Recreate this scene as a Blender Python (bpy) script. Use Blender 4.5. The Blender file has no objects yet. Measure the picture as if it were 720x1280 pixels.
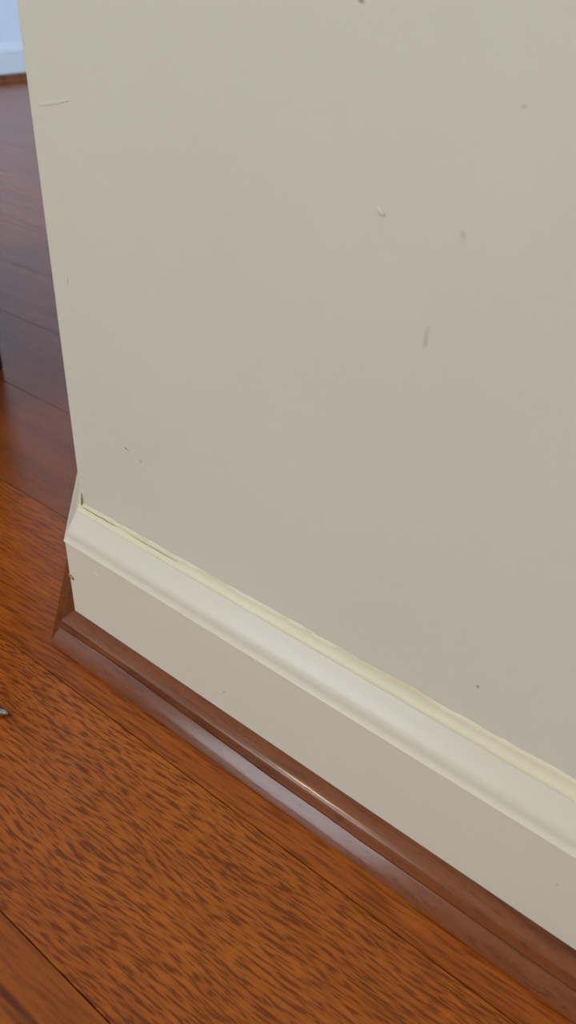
import bpy, bmesh, math, random
from mathutils import Matrix, Vector, noise

# ---------------------------------------------------------------- camera
S = bpy.context.scene
COL = S.collection
CAM_H = 0.32
right = Vector((0.77226296, 0.63456180, 0.03067952))
up = Vector((-0.37790242, 0.42001683, 0.82509128))
back = right.cross(up).normalized()
cam_d = bpy.data.cameras.new('camera')
cam_d.sensor_fit = 'VERTICAL'
cam_d.sensor_height = 36.0
cam_d.sensor_width = 36.0
cam_d.lens = 1060 / 1280 * 36.0
cam_d.clip_start = 0.01
cam_d.dof.use_dof = True
cam_d.dof.focus_distance = 0.39
cam_d.dof.aperture_fstop = 15.0
cam = bpy.data.objects.new('camera', cam_d)
COL.objects.link(cam)
m = Matrix((right, up, back)).transposed().to_4x4()
m.translation = Vector((0, 0, CAM_H))
cam.matrix_world = m
S.camera = cam

# ---------------------------------------------------------------- light
S.view_settings.view_transform = 'Standard'
S.view_settings.look = 'None'
S.view_settings.gamma = 1.0
S.view_settings.use_curve_mapping = False
S.view_settings.exposure = 0.0

world = bpy.data.worlds.new('world')
S.world = world
world.use_nodes = True
wb = world.node_tree.nodes['Background']
wb.inputs[0].default_value = (0.62, 0.78, 1.0, 1)
wb.inputs[1].default_value = 1.0


def area_light(name, loc, rot, sx, sy, power, color, shape='RECTANGLE'):
    d = bpy.data.lights.new(name, 'AREA')
    d.shape = shape
    d.size, d.size_y = sx, sy
    d.energy = power
    d.color = color
    o = bpy.data.objects.new(name, d)
    COL.objects.link(o)
    o.location = loc
    o.rotation_euler = rot
    return o


# daylight coming in through the two window openings
area_light('window_daylight', (-1.25, -2.385, 1.18), (math.radians(90), 0, 0), 0.80, 1.80, 34, (0.74, 0.91, 1.0))
area_light('window_daylight_far', (2.185, 1.55, 1.10), (0, math.radians(90), 0), 1.10, 1.30, 72, (0.54, 0.76, 1.0))
# warm ceiling lamps behind the camera
area_light('ceiling_lamp_light', (-1.26, -1.73, 2.40), (0, 0, 0), 0.08, 0.08, 15, (1.0, 0.76, 0.46), 'DISK')
area_light('ceiling_lamp_light', (1.10, -1.20, 2.40), (0, 0, 0), 0.26, 0.26, 11, (1.0, 0.92, 0.76), 'DISK')


# ---------------------------------------------------------------- helpers
def lin(r, g, b):
    f = lambda c: (c / 255 / 12.92) if c / 255 <= 0.04045 else ((c / 255 + 0.055) / 1.055) ** 2.4
    return (f(r), f(g), f(b), 1.0)


class NT:
    """small wrapper for building node materials"""
    def __init__(self, name):
        self.mat = bpy.data.materials.new(name)
        self.mat.use_nodes = True
        self.t = self.mat.node_tree
        self.b = self.t.nodes['Principled BSDF']
        self.out = self.t.nodes['Material Output']

    def n(self, kind, **kw):
        nd = self.t.nodes.new(kind)
        for k, v in kw.items():
            setattr(nd, k, v)
        return nd

    def link(self, a, b):
        self.t.links.new(a, b)

    def val(self, sock, v):
        if hasattr(v, 'is_linked') or isinstance(v, bpy.types.NodeSocket):
            self.link(v, sock)
        else:
            sock.default_value = v

    def math(self, op, a, b=0.0, clamp=False):
        nd = self.n('ShaderNodeMath', operation=op, use_clamp=clamp)
        self.val(nd.inputs[0], a)
        self.val(nd.inputs[1], b)
        return nd.outputs[0]

    def vmath(self, op, a, b):
        nd = self.n('ShaderNodeVectorMath', operation=op)
        self.val(nd.inputs[0], a)
        self.val(nd.inputs[1], b)
        return nd.outputs['Value'] if op in ('LENGTH', 'DOT_PRODUCT', 'DISTANCE') else nd.outputs[0]

    def pos(self):
        return self.n('ShaderNodeNewGeometry').outputs['Position']

    def noise(self, vec, scale=1.0, detail=2.0, rough=0.5, dist=0.0):
        nd = self.n('ShaderNodeTexNoise')
        self.val(nd.inputs['Vector'], vec)
        nd.inputs['Scale'].default_value = scale
        nd.inputs['Detail'].default_value = detail
        nd.inputs['Roughness'].default_value = rough
        nd.inputs['Distortion'].default_value = dist
        return nd.outputs[0]

    def ramp(self, fac, stops):
        nd = self.n('ShaderNodeValToRGB')
        cr = nd.color_ramp
        while len(cr.elements) < len(stops):
            cr.elements.new(0.5)
        for e, (p, c) in zip(cr.elements, stops):
            e.position = p
            e.color = c if len(c) == 4 else (*c, 1)
        self.val(nd.inputs[0], fac)
        return nd.outputs[0]

    def mix(self, fac, a, b, mode='MIX'):
        nd = self.n('ShaderNodeMix', data_type='RGBA', blend_type=mode)
        self.val(nd.inputs[0], fac)
        self.val(nd.inputs[6], a)
        self.val(nd.inputs[7], b)
        return nd.outputs[2]

    def smooth(self, x, lo, hi):
        nd = self.n('ShaderNodeMapRange', interpolation_type='SMOOTHSTEP')
        self.val(nd.inputs[0], x)
        nd.inputs[1].default_value = lo
        nd.inputs[2].default_value = hi
        return nd.outputs[0]

    def bump(self, height, strength, dist):
        nd = self.n('ShaderNodeBump')
        nd.inputs['Strength'].default_value = strength
        nd.inputs['Distance'].default_value = dist
        self.val(nd.inputs['Height'], height)
        self.link(nd.outputs[0], self.b.inputs['Normal'])

    def set(self, **kw):
        for k, v in kw.items():
            self.val(self.b.inputs[k.replace('_', ' ')], v)
        return self.mat


def shade(me, ang=35):
    me.shade_smooth()
    me.set_sharp_from_angle(angle=math.radians(ang))


def mesh_obj(name, verts, faces, mat, parent=None, ang=None, loc=(0, 0, 0)):
    me = bpy.data.meshes.new(name)
    me.from_pydata([tuple(v) for v in verts], [], faces)
    bm = bmesh.new()
    bm.from_mesh(me)
    bmesh.ops.recalc_face_normals(bm, faces=bm.faces)
    bm.to_mesh(me)
    bm.free()
    if mat:
        me.materials.append(mat)
    if ang:
        shade(me, ang)
    o = bpy.data.objects.new(name, me)
    COL.objects.link(o)
    o.location = loc
    if parent:
        o.parent = parent
    return o


def tag(o, label, cat, kind=None, group=None):
    o['label'] = label
    o['category'] = cat
    if kind:
        o['kind'] = kind
    if group:
        o['group'] = group
    return o


def boxes(name, bs, mat, parent=None, bevel=0.0, seg=2, loc=(0, 0, 0)):
    bm = bmesh.new()
    for (x0, x1, y0, y1, z0, z1) in bs:
        r = bmesh.ops.create_cube(bm, size=1.0)
        for v in r['verts']:
            v.co = Vector((x0 + (v.co.x + .5) * (x1 - x0), y0 + (v.co.y + .5) * (y1 - y0), z0 + (v.co.z + .5) * (z1 - z0)))
    if bevel:
        bmesh.ops.bevel(bm, geom=list(bm.edges), offset=bevel, segments=seg, affect='EDGES', profile=0.5)
    me = bpy.data.meshes.new(name)
    bm.to_mesh(me)
    bm.free()
    me.materials.append(mat)
    if bevel:
        shade(me, 40)
    o = bpy.data.objects.new(name, me)
    COL.objects.link(o)
    o.location = loc
    if parent:
        o.parent = parent
    return o


def sweep(name, profile, p0, p1, nrm, mat, m0=0.0, m1=0.0, stations=None, warp=None, parent=None, ang=30):
    """profile (o, z) run from p0 to p1; o along nrm; m0/m1 = mitre (metres along the run per metre of o)"""
    p0, p1, nrm = Vector((*p0, 0)), Vector((*p1, 0)), Vector((*nrm, 0))
    d = (p1 - p0)
    L = d.length
    d.normalize()
    ss = sorted(set([0.0, L] + [s for s in (stations or []) if 0.02 < s < L - 0.02]))
    verts, faces, n = [], [], len(profile)
    for i, s in enumerate(ss):
        for j, (o, z) in enumerate(profile):
            if warp:
                o, z = warp(s, j, o, z)
            e = s + (m0 * o if i == 0 else 0.0) + (m1 * o if i == len(ss) - 1 else 0.0)
            verts.append(p0 + d * e + nrm * o + Vector((0, 0, z)))
    for i in range(len(ss) - 1):
        for j in range(n):
            k = (j + 1) % n
            faces.append((i * n + j, i * n + k, (i + 1) * n + k, (i + 1) * n + j))
    faces.append(tuple(range(n)))
    faces.append(tuple((len(ss) - 1) * n + j for j in range(n)))
    return mesh_obj(name, verts, faces, mat, parent, ang)


def tube(name, pts, rad, mat, parent=None, seg=8):
    verts, faces = [], []
    pts = [Vector(p) for p in pts]
    for i, p in enumerate(pts):
        t = (pts[min(i + 1, len(pts) - 1)] - pts[max(i - 1, 0)]).normalized()
        a = t.cross(Vector((0.13, 0.21, 1))).normalized()
        b = t.cross(a)
        r = rad[i] if isinstance(rad, (list, tuple)) else rad
        for k in range(seg):
            an = 2 * math.pi * k / seg
            verts.append(p + (a * math.cos(an) + b * math.sin(an)) * r)
    for i in range(len(pts) - 1):
        for k in range(seg):
            q = (k + 1) % seg
            faces.append((i * seg + k, i * seg + q, (i + 1) * seg + q, (i + 1) * seg + k))
    faces.append(tuple(range(seg)))
    faces.append(tuple((len(pts) - 1) * seg + k for k in range(seg)))
    return mesh_obj(name, verts, faces, mat, parent, 50)


# ---------------------------------------------------------------- layout (metres, camera above the origin)
WALL_X, WALL_Y = -0.2951, 0.2090      # free corner of the partition wall
BACK_Y = 0.70                          # its unseen far side, set deeper to shade the floor from the right window
CH_X, CH_Y = WALL_X - 0.085, WALL_Y + 0.085   # the corner is cut off at 45 degrees
TAN = math.tan(math.radians(22.5))     # mitre of a 45 degree turn
S45 = math.sqrt(0.5)
BT = 0.0095                            # baseboard thickness
RIDGE = 0.0642                         # lip height on the baseboard
SHOE_H, SHOE_D = 0.0180, 0.0144
FAR_X = -1.972                         # wall at the far end
RX, RY0, RY1, CEIL = 2.2, -2.4, 2.6, 2.45
SEAM0, PW = 0.1719, 0.09336            # board seam position and board width


# ---------------------------------------------------------------- materials
def paint(name, col, var, rough, bump=0.15, spots=()):
    t = NT(name)
    p = t.pos()
    big = t.noise(p, 7.0, 2.0)
    c = t.ramp(big, [(0.3, lin(*[v - var for v in col])), (0.7, lin(*[v + var for v in col]))])
    for (cx, cy, cz, rx, rz, tilt, colr, amt) in spots:   # little scuffs on the paint
        mp = t.n('ShaderNodeMapping', vector_type='TEXTURE')
        mp.inputs['Location'].default_value = (cx, cy, cz)
        mp.inputs['Rotation'].default_value = (0, tilt, 0)
        mp.inputs['Scale'].default_value = (rx, 1.0, rz)
        t.link(p, mp.inputs['Vector'])
        ln = t.vmath('LENGTH', mp.outputs[0], (0, 0, 0))
        wob = t.math('ADD', ln, t.math('MULTIPLY', t.math('SUBTRACT', t.noise(p, 700.0, 2.0), 0.5), 1.2))
        msk = t.math('MULTIPLY', t.math('SUBTRACT', 1.0, t.smooth(wob, 0.35, 1.0)), amt)
        c = t.mix(msk, c, lin(*colr))
    orange = t.noise(p, 900.0, 2.0)
    roll = t.noise(p, 130.0, 2.0)
    t.bump(t.math('ADD', t.math('MULTIPLY', orange, 0.5), roll), bump, 0.0006)
    return t.set(Base_Color=c, Roughness=rough)


SPOTS = [
    (-0.1129, WALL_Y, 0.2242, 0.0012, 0.0050, 0.05, (158, 150, 136), 0.4),   # vertical smudge
    (-0.2510, WALL_Y, 0.1339, 0.0022, 0.0005, 0.25, (120, 112, 98), 0.9),      # short scuff by the baseboard corner
    (-0.2422, WALL_Y, 0.1310, 0.0010, 0.0010, 0.0, (165, 158, 144), 0.6),
    (-0.0756, WALL_Y, 0.1088, 0.0009, 0.0009, 0.0, (130, 122, 110), 0.8),
    (-0.1435, WALL_Y, 0.3063, 0.0014, 0.0008, 0.1, (135, 128, 114), 0.8),
    (-0.1060, WALL_Y, 0.2555, 0.0012, 0.0020, 0.0, (175, 168, 153), 0.4),
    (-0.0950, WALL_Y, 0.2880, 0.0010, 0.0008, 0.0, (170, 162, 147), 0.4),
    (-0.2785, WALL_Y, 0.2010, 0.0006, 0.0022, 0.1, (158, 152, 138), 0.6),
]
SPOTS = [(x * 1.0215, y, CAM_H + (z - CAM_H) * 1.0215, *r) for (x, y, z, *r) in SPOTS]
M_WALL = paint('cream_wall_paint', (214, 211, 197), 2, 0.55, 0.10, SPOTS)
M_FARWALL = paint('pale_blue_wall_paint', (216, 228, 246), 2, 0.6)
M_ROOM = paint('room_wall_paint', (214, 210, 200), 2, 0.7)
M_CEIL = paint('ceiling_paint', (236, 234, 228), 1, 0.8)
M_BASE = paint('cream_trim_paint', (220, 214, 200), 1.5, 0.32, 0.06, [
    (-0.2767, 0.1995, 0.0547, 0.0016, 0.0010, 0.5, (238, 234, 224), 0.9),      # pale dab by the corner
    (-0.1905, 0.1995, 0.0310, 0.0010, 0.0008, 0.0, (160, 152, 138), 0.6),
    (-0.0300, 0.1995, 0.0450, 0.0010, 0.0008, 0.0, (170, 162, 148), 0.6)])
M_FARBASE = paint('white_trim_paint', (216, 222, 234), 1, 0.35)
M_CAULK = paint('yellowed_caulk', (224, 217, 192), 4, 0.5, 0.4)
t = NT('bare_fibreboard')
M_CHIP = t.set(Base_Color=t.ramp(t.noise(t.pos(), 900.0, 3.0), [(0.35, lin(112, 66, 26)), (0.65, lin(196, 150, 92))]), Roughness=0.85)
t = NT('dark_crack')
M_CRACK = t.set(Base_Color=t.ramp(t.noise(t.pos(), 500.0, 2.0), [(0.3, lin(160, 146, 104)), (0.7, lin(190, 178, 136))]), Roughness=0.9)


def oak(name, light, mid, dark, fleck, fx, fy, skew, lo, hi, streak, rough=0.26, spec=0.4, bump=0.10):
    """varnished oak; boards run along x, each board shifts the figure by its own random number"""
    t = NT(name)
    rnd = t.n('ShaderNodeObjectInfo').outputs['Random']
    off = t.n('ShaderNodeCombineXYZ')
    t.link(t.math('MULTIPLY', rnd, 37.0), off.inputs[0])
    t.link(t.math('MULTIPLY', rnd, 11.0), off.inputs[1])
    t.link(t.math('MULTIPLY', rnd, 5.0), off.inputs[2])
    p0 = t.vmath('ADD', t.pos(), off.outputs[0])
    # gentle waviness of the grain
    wv = t.noise(t.vmath('MULTIPLY', p0, (9.0, 22.0, 5.0)), 1.0, 1.0)
    wo = t.n('ShaderNodeCombineXYZ')
    t.link(t.math('MULTIPLY', t.math('SUBTRACT', wv, 0.5), 0.012), wo.inputs[1])
    p = t.vmath('ADD', p0, wo.outputs[0])
    mp = t.n('ShaderNodeMapping')
    mp.inputs['Rotation'].default_value = (0, 0, skew)
    t.link(p, mp.inputs['Vector'])
    q = mp.outputs[0]
    tone = t.noise(t.vmath('MULTIPLY', p, (4.0, 40.0, 10.0)), 1.0, 3.0, 0.55)
    col = t.ramp(tone, [(0.28, mid), (0.68, light)])
    # long dark growth-ring streaks
    st = t.noise(t.vmath('MULTIPLY', p, (7.0, 130.0, 20.0)), 1.0, 2.0, 0.5)
    col = t.mix(t.math('MULTIPLY', t.smooth(st, 0.52, 0.70), streak), col, dark)
    # short dashes: the open pores and ray flecks
    fl = t.noise(t.vmath('MULTIPLY', q, (fx, fy, 30.0)), 1.0, 1.5, 0.45)
    sp = t.n('ShaderNodeSeparateXYZ')
    t.link(q, sp.inputs[0])
    ph = t.math('ADD', t.math('MULTIPLY', sp.outputs[1], 1900.0), t.math('MULTIPLY', t.noise(t.vmath('MULTIPLY', q, (45.0, 90.0, 5.0)), 1.0, 1.0), 14.0))
    fl = t.math('ADD', fl, t.math('MULTIPLY', t.math('SINE', ph), 0.055))
    msk = t.smooth(fl, lo, hi)
    col = t.mix(t.math('MULTIPLY', msk, fleck), col, dark)
    hl = t.smooth(fl, 0.46, 0.30)
    col = t.mix(t.math('MULTIPLY', hl, 0.35 * fleck), col, tuple(min(1, c * 1.5) for c in light[:3]) + (1,))
    fine = t.noise(t.vmath('MULTIPLY', p, (160.0, 1500.0, 60.0)), 1.0, 2.0)
    col = t.mix(t.math('MULTIPLY', t.smooth(fine, 0.55, 0.75), 0.35), col, dark)
    hsv = t.n('ShaderNodeHueSaturation')
    t.link(col, hsv.inputs['Color'])
    t.link(t.math('ADD', 0.94, t.math('MULTIPLY', rnd, 0.12)), hsv.inputs['Value'])
    t.bump(t.math('SUBTRACT', t.math('MULTIPLY', tone, 0.6), t.math('MULTIPLY', msk, 0.5)), bump, 0.0006)
    return t.set(Base_Color=hsv.outputs[0], Roughness=rough, Specular_IOR_Level=spec)


C_L, C_M, C_D = lin(176, 96, 20), lin(154, 76, 9), lin(98, 38, 0)
M_COARSE = oak('oak_coarse_figure', C_L, C_M, C_D, 0.78, 130.0, 1250.0, -0.06, 0.46, 0.66, 0.15)
M_PLAIN = oak('oak_plain_figure', lin(168, 90, 16), lin(146, 70, 7), C_D, 0.35, 90.0, 900.0, -0.04, 0.53, 0.68, 0.45)
M_LINED = oak('oak_lined_figure', lin(172, 92, 18), lin(146, 70, 8), C_D, 0.6, 55.0, 800.0, -0.05, 0.48, 0.66, 0.35)
M_QUIET_DIM = oak('oak_quiet_dimmed', lin(146, 76, 17), lin(128, 62, 9), lin(96, 42, 6), 0.2, 60.0, 700.0, -0.03, 0.52, 0.70, 0.2, 0.26, 0.48, 0.04)  # quieter grain; colour also darkened to stand for weaker light on far rows
M_STREAK = oak('oak_streaked_figure', lin(166, 90, 16), lin(142, 68, 7), lin(84, 36, 6), 0.3, 40.0, 380.0, -0.05, 0.52, 0.68, 0.85)
M_SHOE = oak('stained_moulding_oak', lin(126, 73, 43), lin(105, 57, 32), lin(58, 27, 12), 0.25, 50.0, 900.0, 0.0, 0.53, 0.7, 0.6, 0.17, 0.36, 0.025)
t = NT('subfloor')
M_SUB = t.set(Base_Color=t.ramp(t.noise(t.pos(), 40.0), [(0.3, lin(40, 20, 8)), (0.7, lin(56, 28, 12))]), Roughness=0.9)
M_DARKWOOD = oak('dark_furniture_wood', lin(58, 26, 14), lin(44, 18, 10), lin(22, 8, 4), 0.3, 40.0, 500.0, 0.0, 0.52, 0.68, 0.6, 0.3)
t = NT('brushed_metal')
M_METAL = t.set(Base_Color=t.ramp(t.noise(t.pos(), 300.0), [(0.3, lin(140, 130, 134)), (0.7, lin(190, 182, 186))]), Metallic=1.0, Roughness=0.22)
t = NT('white_window_frame')
M_FRAME = t.set(Base_Color=t.ramp(t.noise(t.pos(), 20.0), [(0.3, lin(226, 226, 224)), (0.7, lin(236, 236, 234))]), Roughness=0.4)
t = NT('window_glass')
tr = t.n('ShaderNodeBsdfTransparent')
gl = t.n('ShaderNodeBsdfGlossy')
gl.inputs['Roughness'].default_value = 0.02
mx = t.n('ShaderNodeMixShader')
mx.inputs[0].default_value = 0.06
t.link(tr.outputs[0], mx.inputs[1])
t.link(gl.outputs[0], mx.inputs[2])
t.link(mx.outputs[0], t.out.inputs['Surface'])
M_GLASS = t.mat

# ---------------------------------------------------------------- room shell
floor = boxes('floor', [(FAR_X - 0.1, RX + 0.1, RY0 - 0.1, RY1 + 0.1, -0.06, -0.0185)], M_SUB)
tag(floor, 'glossy orange-brown oak plank floor running under the cream wall', 'floor', 'structure')


def plank(x0, x1, y0, y1, mat):
    g = 0.00022
    b, bz = 0.00010, 0.0003
    xa, xb, ya, yb_, = x0 + g, x1 - g, y0 + g, y1 - g
    z0 = -0.0185
    v = [(xa, ya, z0), (xb, ya, z0), (xb, yb_, z0), (xa, yb_, z0),
         (xa, ya, -bz), (xb, ya, -bz), (xb, yb_, -bz), (xa, yb_, -bz),
         (xa + b, ya + b, 0), (xb - b, ya + b, 0), (xb - b, yb_ - b, 0), (xa + b, yb_ - b, 0)]
    f = [(0, 1, 5, 4), (1, 2, 6, 5), (2, 3, 7, 6), (3, 0, 4, 7), (4, 5, 9, 8), (5, 6, 10, 9), (6, 7, 11, 10), (7, 4, 8, 11), (8, 9, 10, 11)]
    c = Vector(((x0 + x1) / 2, (y0 + y1) / 2, 0))
    return mesh_obj('plank', [Vector(q) - c for q in v], f, mat, floor, None, c)


rng = random.Random(11)
r0 = math.floor((RY0 - SEAM0) / PW)
r1 = math.ceil((RY1 - SEAM0) / PW)
for r in range(r0, r1):
    ya, yb_ = max(SEAM0 + r * PW, RY0 - 0.05), min(SEAM0 + (r + 1) * PW, RY1 + 0.05)
    x = FAR_X - 0.05
    fixed = {0: [-1.05, 0.62], -1: [-1.35, 0.35], -2: [-0.72, 0.70], 1: [-1.25, 0.1], 2: [-1.75, -0.1], 3: [-1.5, 0.2], 4: [-1.7, -0.2],
             5: [-0.7, 0.5], 6: [-0.6, 0.6]}
    cuts = list(fixed.get(r, []))
    cx = cuts[-1] if cuts else x + rng.uniform(0.3, 1.2)
    if not cuts:
        cuts.append(cx)
    while cx < RX:
        cx += rng.uniform(1.0, 1.5)
        if cx < RX - 0.2:
            cuts.append(cx)
    cuts = [x] + cuts + [RX + 0.05]
    for a, b in zip(cuts[:-1], cuts[1:]):
        mat = {0: M_LINED, -1: M_COARSE, -2: M_STREAK}.get(r) or (M_QUIET_DIM if r > 0 else rng.choice([M_COARSE, M_PLAIN, M_STREAK, M_LINED]))
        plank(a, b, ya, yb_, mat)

bm = bmesh.new()
ring = [(WALL_X, WALL_Y), (RX, WALL_Y), (RX, BACK_Y), (CH_X, BACK_Y), (CH_X, CH_Y)]
fc = bm.faces.new([bm.verts.new((x, y, 0.0)) for x, y in ring])
ex = bmesh.ops.extrude_face_region(bm, geom=[fc])
bmesh.ops.translate(bm, vec=(0, 0, CEIL), verts=[v for v in ex['geom'] if isinstance(v, bmesh.types.BMVert)])
bmesh.ops.recalc_face_normals(bm, faces=bm.faces)
up_edges = [e for e in bm.edges if abs(e.verts[0].co.z - e.verts[1].co.z) > 1 and e.verts[0].co.x < 0]
bmesh.ops.bevel(bm, geom=up_edges, offset=0.0022, segments=3, affect='EDGES', profile=0.5)
me = bpy.data.meshes.new('wall_front')
bm.to_mesh(me)
bm.free()
me.materials.append(M_WALL)
shade(me, 40)
wall = bpy.data.objects.new('wall_front', me)
COL.objects.link(wall)
tag(wall, 'cream painted partition wall filling most of the picture above the moulded baseboard', 'wall', 'structure')
far = boxes('wall_left', [(FAR_X - 0.12, FAR_X, RY0 - 0.12, RY1 + 0.12, 0.0, CEIL)], M_FARWALL)
tag(far, 'pale blue-white wall far off at the top left', 'wall', 'structure')


def wall_with_window(name, y0, y1, wx0, wx1, wz0, wz1, label):
    o = boxes(name, [(FAR_X, wx0, y0, y1, 0, CEIL), (wx1, RX, y0, y1, 0, CEIL),
                     (wx0, wx1, y0, y1, 0, wz0), (wx0, wx1, y0, y1, wz1, CEIL)], M_ROOM)
    return tag(o, label, 'wall', 'structure')


wall_with_window('wall_rear', RY0 - 0.12, RY0, -1.68, -0.82, 0.22, 2.15, 'pale wall with a tall window behind the viewer')
o = boxes('wall_back', [(FAR_X, RX, RY1, RY1 + 0.12, 0, CEIL)], M_ROOM)
tag(o, 'pale wall beyond the partition', 'wall', 'structure')
WY0, WY1, WZ0, WZ1 = 0.85, 2.25, 0.50, 1.70
o = boxes('wall_right', [(RX, RX + 0.12, RY0 - 0.12, WY0, 0, CEIL), (RX, RX + 0.12, WY1, RY1 + 0.12, 0, CEIL),
                         (RX, RX + 0.12, WY0, WY1, 0, WZ0), (RX, RX + 0.12, WY0, WY1, WZ1, CEIL)], M_ROOM)
tag(o, 'pale wall with a wide window at the right end of the room', 'wall', 'structure')
o = boxes('ceiling', [(FAR_X - 0.12, RX + 0.12, RY0 - 0.12, RY1 + 0.12, CEIL, CEIL + 0.1)], M_CEIL)
tag(o, 'plain white ceiling over the room', 'ceiling', 'structure')


def window(name, a0, a1, z0, z1, c, across, label):
    # the opening runs along x (across='x') or y; c is the depth of the frame's middle
    f = 0.05
    zm = (z0 + z1) / 2
    mk = lambda p0, p1, h, q0, q1: (p0, p1, c - h, c + h, q0, q1) if across == 'x' else (c - h, c + h, p0, p1, q0, q1)
    w = boxes(name, [mk(a0, a0 + f, 0.03, z0, z1), mk(a1 - f, a1, 0.03, z0, z1), mk(a0 + f, a1 - f, 0.03, z0, z0 + f),
                     mk(a0 + f, a1 - f, 0.03, z1 - f, z1), mk(a0 + f, a1 - f, 0.03, zm - f / 2, zm + f / 2)], M_FRAME)
    tag(w, label, 'window', 'structure')
    for za, zb in ((z0 + f, zm - f / 2), (zm + f / 2, z1 - f)):
        boxes('pane', [mk(a0 + f, a1 - f, 0.002, za, zb)], M_GLASS, w)


window('window_1', -1.68, -0.82, 0.22, 2.15, RY0 - 0.07, 'x', 'tall white framed window in the wall behind the viewer')
window('window_2', WY0, WY1, WZ0, WZ1, RX + 0.07, 'y', 'wide white framed window in the wall at the right end')

# ---------------------------------------------------------------- moulded baseboards
BASE_P = [(0.0, 0.0), (BT, 0.0), (BT, RIDGE - 0.0012), (BT + 0.0006, RIDGE - 0.0005), (BT + 0.0006, RIDGE), (BT, RIDGE + 0.0005),
          (BT - 0.0008, RIDGE + 0.0008), (0.0084, 0.0657), (0.00835, 0.0676), (0.0080, 0.0694), (0.0069, 0.0714), (0.0055, 0.0738), (0.0042, 0.0764),
          (0.0032, 0.0784), (0.0025, 0.0799), (0.0021, 0.0806), (0.0, 0.0808)]
b_front = sweep('baseboard_front', BASE_P, (WALL_X, WALL_Y), (RX, WALL_Y), (0, -1), M_BASE, m0=-TAN)
tag(b_front, 'cream painted baseboard with rounded top moulding along the wall', 'baseboard', 'structure')
b_end = sweep('baseboard_end', BASE_P, (WALL_X, WALL_Y), (CH_X, CH_Y), (-S45, -S45), M_BASE, m0=-TAN, m1=TAN)
tag(b_end, 'cream baseboard return turning the angled corner of the wall', 'baseboard', 'structure')
b_back = sweep('baseboard_side', BASE_P, (CH_X, CH_Y), (CH_X, BACK_Y), (-1, 0), M_BASE, m0=-TAN)
tag(b_back, 'cream baseboard on the hidden side of the wall', 'baseboard', 'structure')
b_far = sweep('baseboard_left', BASE_P, (FAR_X, RY0), (FAR_X, RY1), (1, 0), M_FARBASE)
tag(b_far, 'white baseboard along the pale blue far wall', 'baseboard', 'structure')

# yellowed caulk between baseboard and wall; uneven bead, wider to the right
T0 = 0.0799
CAULK_P = [(-0.0004, T0), (0.0026, T0), (0.0026, T0 + 0.0008), (0.0018, T0 + 0.0018), (0.0010, T0 + 0.0030), (0.0005, T0 + 0.0046), (0.0002, T0 + 0.0064), (-0.0004, T0 + 0.0066)]


def caulk_warp(s, j, o, z):
    k = 0.72 + min(s, 0.30) * 1.6
    w = 1.0 + 0.13 * noise.noise(Vector((s * 90, j * 0.35, 0))) + 0.12 * noise.noise(Vector((s * 300, j * 0.5, 3)))
    return (o * (1 + 0.1 * noise.noise(Vector((s * 120, 7, j)))) if o > 0 else o, T0 + (z - T0) * k * w)


cst = [0.004 * i for i in range(1, 100)]
sweep('caulk_line', CAULK_P, (WALL_X, WALL_Y), (RX, WALL_Y), (0, -1), M_CAULK, m0=-TAN, stations=cst, warp=caulk_warp, parent=b_front, ang=60)['label'] = 'yellowed uneven caulk bead'
sweep('caulk_line', CAULK_P, (WALL_X, WALL_Y), (CH_X, CH_Y), (-S45, -S45), M_CAULK, m0=-TAN, m1=TAN, stations=cst, warp=caulk_warp, parent=b_end, ang=60)


def crack(x0, x1, r):
    pts, rad = [], []
    n = 16
    for i in range(n + 1):
        f = i / n
        x = x0 + (x1 - x0) * f
        zz = T0 + 0.0030 + 0.0004 * noise.noise(Vector((x * 200, 0, 0)))
        pts.append((x, WALL_Y - 0.00105, zz))
        rad.append(r * (0.25 + 0.75 * math.sin(math.pi * f) ** 0.5) * (0.8 + 0.4 * noise.noise(Vector((x * 500, 2, 0)))))
    tube('caulk_crack', pts, rad, M_CRACK, b_front, 6)['label'] = 'dark split along the caulk'


crack(-0.2930, -0.2680, 0.00032)
crack(-0.2600, -0.2260, 0.00022)
tube('caulk_crack', [(WALL_X + 0.0012, WALL_Y - 0.0006, T0 + 0.0035), (WALL_X + 0.0016, WALL_Y - 0.0003, T0 + 0.007), (WALL_X + 0.0015, WALL_Y - 0.0001, T0 + 0.0105)],
     [0.0004, 0.0005, 0.0002], M_CRACK, b_front, 6)

# chipped arris at the mitre, bare fibreboard showing
bm = bmesh.new()
bmesh.ops.create_icosphere(bm, subdivisions=2, radius=1.0)
for v in bm.verts:
    k = 1 + 0.25 * noise.noise(v.co * 2.3)
    v.co = Vector((v.co.x * 0.0024 * k, v.co.y * 0.0010 * k, v.co.z * 0.0012 * k - v.co.x * 0.0008))
me = bpy.data.meshes.new('chip')
bm.to_mesh(me)
bm.free()
me.materials.append(M_CHIP)
chip = bpy.data.objects.new('chip', me)
COL.objects.link(chip)
chip.location = (WALL_X - TAN * BT + 0.0012, WALL_Y - BT + 0.0001, 0.0415)
chip.parent = b_front
chip['label'] = 'small brown chip in the paint at the corner'


# small raised flaws in the wall paint
def blob(name, c, rx, ry, rz, tilt, label):
    bm = bmesh.new()
    bmesh.ops.create_uvsphere(bm, u_segments=16, v_segments=10, radius=1.0)
    me = bpy.data.meshes.new(name)
    for v in bm.verts:
        v.co = Vector((v.co.x * rx, v.co.y * ry, v.co.z * rz))
    bm.to_mesh(me)
    bm.free()
    me.materials.append(M_WALL)
    me.shade_smooth()
    o = bpy.data.objects.new(name, me)
    COL.objects.link(o)
    o.location = c
    o.rotation_euler = (0, tilt, 0)
    o.parent = wall
    o['label'] = label
    return o


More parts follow.
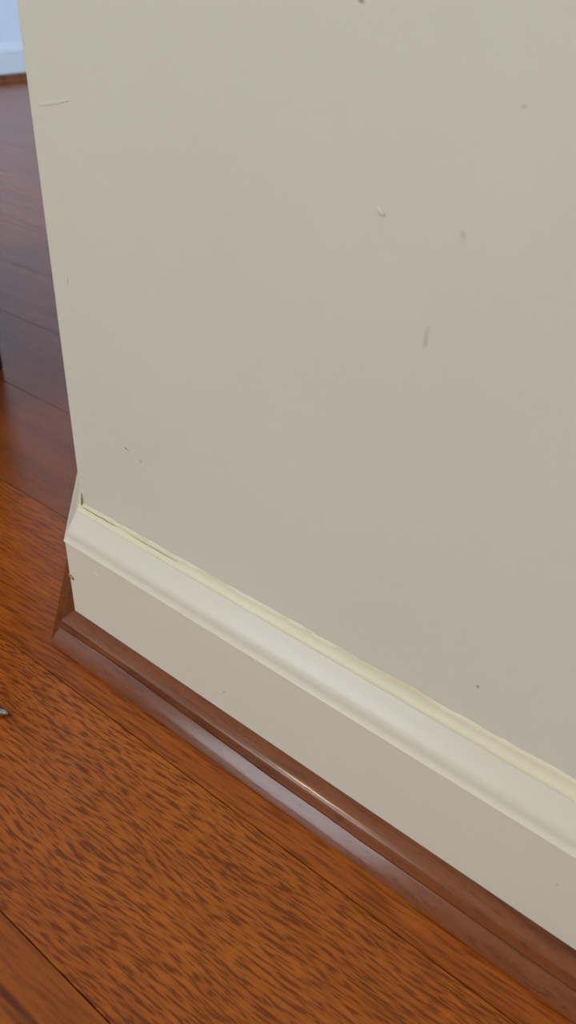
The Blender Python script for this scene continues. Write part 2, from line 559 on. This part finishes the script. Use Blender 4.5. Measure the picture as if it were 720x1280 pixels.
blob('paint_ridge', (-0.2804, WALL_Y, 0.2660), 0.0098, 0.00013, 0.0007, -0.20, 'short raised scratch in the paint near the wall edge')
blob('paint_bump', (-0.1350, WALL_Y, 0.2552), 0.0018, 0.0004, 0.0010, 0.5, 'small paint nib in the middle of the wall')

# ---------------------------------------------------------------- stained shoe moulding
D = SHOE_D
SH_P = [(0.0, 0.0), (D - 0.0003, 0.0), (D, 0.0006), (D - 0.0003, 0.0018), (D - 0.0014, 0.0038), (D - 0.0030, 0.0062), (D - 0.0046, 0.0082),
        (D - 0.0056, 0.0092), (D - 0.0064, 0.0091), (D - 0.0067, 0.0098), (D - 0.0068, 0.0120), (D - 0.00685, 0.0136), (D - 0.00715, 0.01415), (D - 0.0077, 0.0146), (D - 0.0086, 0.0152),
        (D - 0.0104, 0.0163), (D - 0.0126, 0.0174), (0.0, SHOE_H)]


def shoe_warp(s, j, o, z):
    if 5 <= j <= 10:      # the groove wanders a little along the run
        d = 0.0016 * math.exp(-((s - 0.05) / 0.05) ** 2) - 0.0006 + 0.0006 * noise.noise(Vector((s * 22, 1, 0))) + 0.0002 * noise.noise(Vector((s * 90, 4, 0)))
        z += d
        o -= d * 0.4
    return o, z


sst = [0.006 * i for i in range(1, 80)]
FB = BT - 0.0003
P1, P2 = (WALL_X - TAN * FB, WALL_Y - FB), (CH_X - FB, CH_Y - TAN * FB)
tr1 = sweep('trim_1', SH_P, P1, (RX, WALL_Y - FB), (0, -1), M_SHOE, m0=-TAN, stations=sst, warp=shoe_warp)
tag(tr1, 'brown stained wooden shoe moulding along the foot of the cream baseboard', 'moulding', 'structure')
tr2 = sweep('trim_2', SH_P, P1, P2, (-S45, -S45), M_SHOE, m0=-TAN, m1=TAN, stations=sst, warp=shoe_warp)
tag(tr2, 'short brown shoe moulding return turning the angled corner of the wall', 'moulding', 'structure')
tr3 = sweep('trim_3', SH_P, P2, (CH_X - FB, BACK_Y), (-1, 0), M_SHOE, m0=-TAN)
tag(tr3, 'brown shoe moulding on the hidden side of the wall', 'moulding', 'structure')
tr4 = sweep('trim_4', SH_P, (FAR_X + FB, RY0), (FAR_X + FB, RY1), (1, 0), M_SHOE)
tag(tr4, 'dark brown shoe moulding at the foot of the pale blue far wall', 'moulding', 'structure')

# ---------------------------------------------------------------- dark cabinet whose corner and reflection show at the left edge
CX, CY, CW, CD, CH = -0.611, 0.372, 0.32, 0.24, 0.42
cab = bpy.data.objects.new('wooden_cabinet', None)
COL.objects.link(cab)
cab.location = (CX - CW / 2, CY - CD / 2, 0)
tag(cab, 'dark brown wooden cabinet just showing at the left edge of the picture', 'cabinet')
hw, hd = CW / 2, CD / 2
boxes('body', [(-hw, hw, -hd, hd, 0.03, CH - 0.02)], M_DARKWOOD, cab, 0.003)
boxes('top', [(-hw - 0.006, hw + 0.003, -hd - 0.01, hd + 0.003, CH - 0.02, CH)], M_DARKWOOD, cab, 0.003)
for sx in (-1, 1):
    for sy in (-1, 1):
        boxes('foot', [(sx * (hw - 0.02) - 0.02, sx * (hw - 0.02) + 0.02, sy * (hd - 0.02) - 0.02, sy * (hd - 0.02) + 0.02, 0.0, 0.03)], M_DARKWOOD, cab, 0.002)
    d = boxes('door', [(min(sx * 0.003, sx * (hw - 0.006)), max(sx * 0.003, sx * (hw - 0.006)), -hd - 0.016, -hd, 0.045, CH - 0.03)], M_DARKWOOD, cab, 0.003)
    boxes('knob', [(sx * 0.03 - 0.009, sx * 0.03 + 0.009, -hd - 0.036, -hd - 0.016, CH * 0.55, CH * 0.55 + 0.018)], M_METAL, d, 0.004)

# ---------------------------------------------------------------- small metal rod end lying on the boards at the left edge
rod = bpy.data.objects.new('metal_rod', None)
COL.objects.link(rod)
rod.location = (-0.2985, 0.1305, 0)
tag(rod, 'tip of a small shiny grey metal rod on the floor at the left edge', 'metal rod')
A, B = Vector((0.0196, 0.0096, 0.0019)), Vector((-0.045, -0.022, 0.0019))
tube('shaft', [B, B.lerp(A, 0.5), B.lerp(A, 0.93)], 0.0019, M_METAL, rod, 12)
tube('tip', [B.lerp(A, 0.925), B.lerp(A, 0.96), B.lerp(A, 0.985), A], [0.0017, 0.0017, 0.0014, 0.0006], M_METAL, rod, 12)
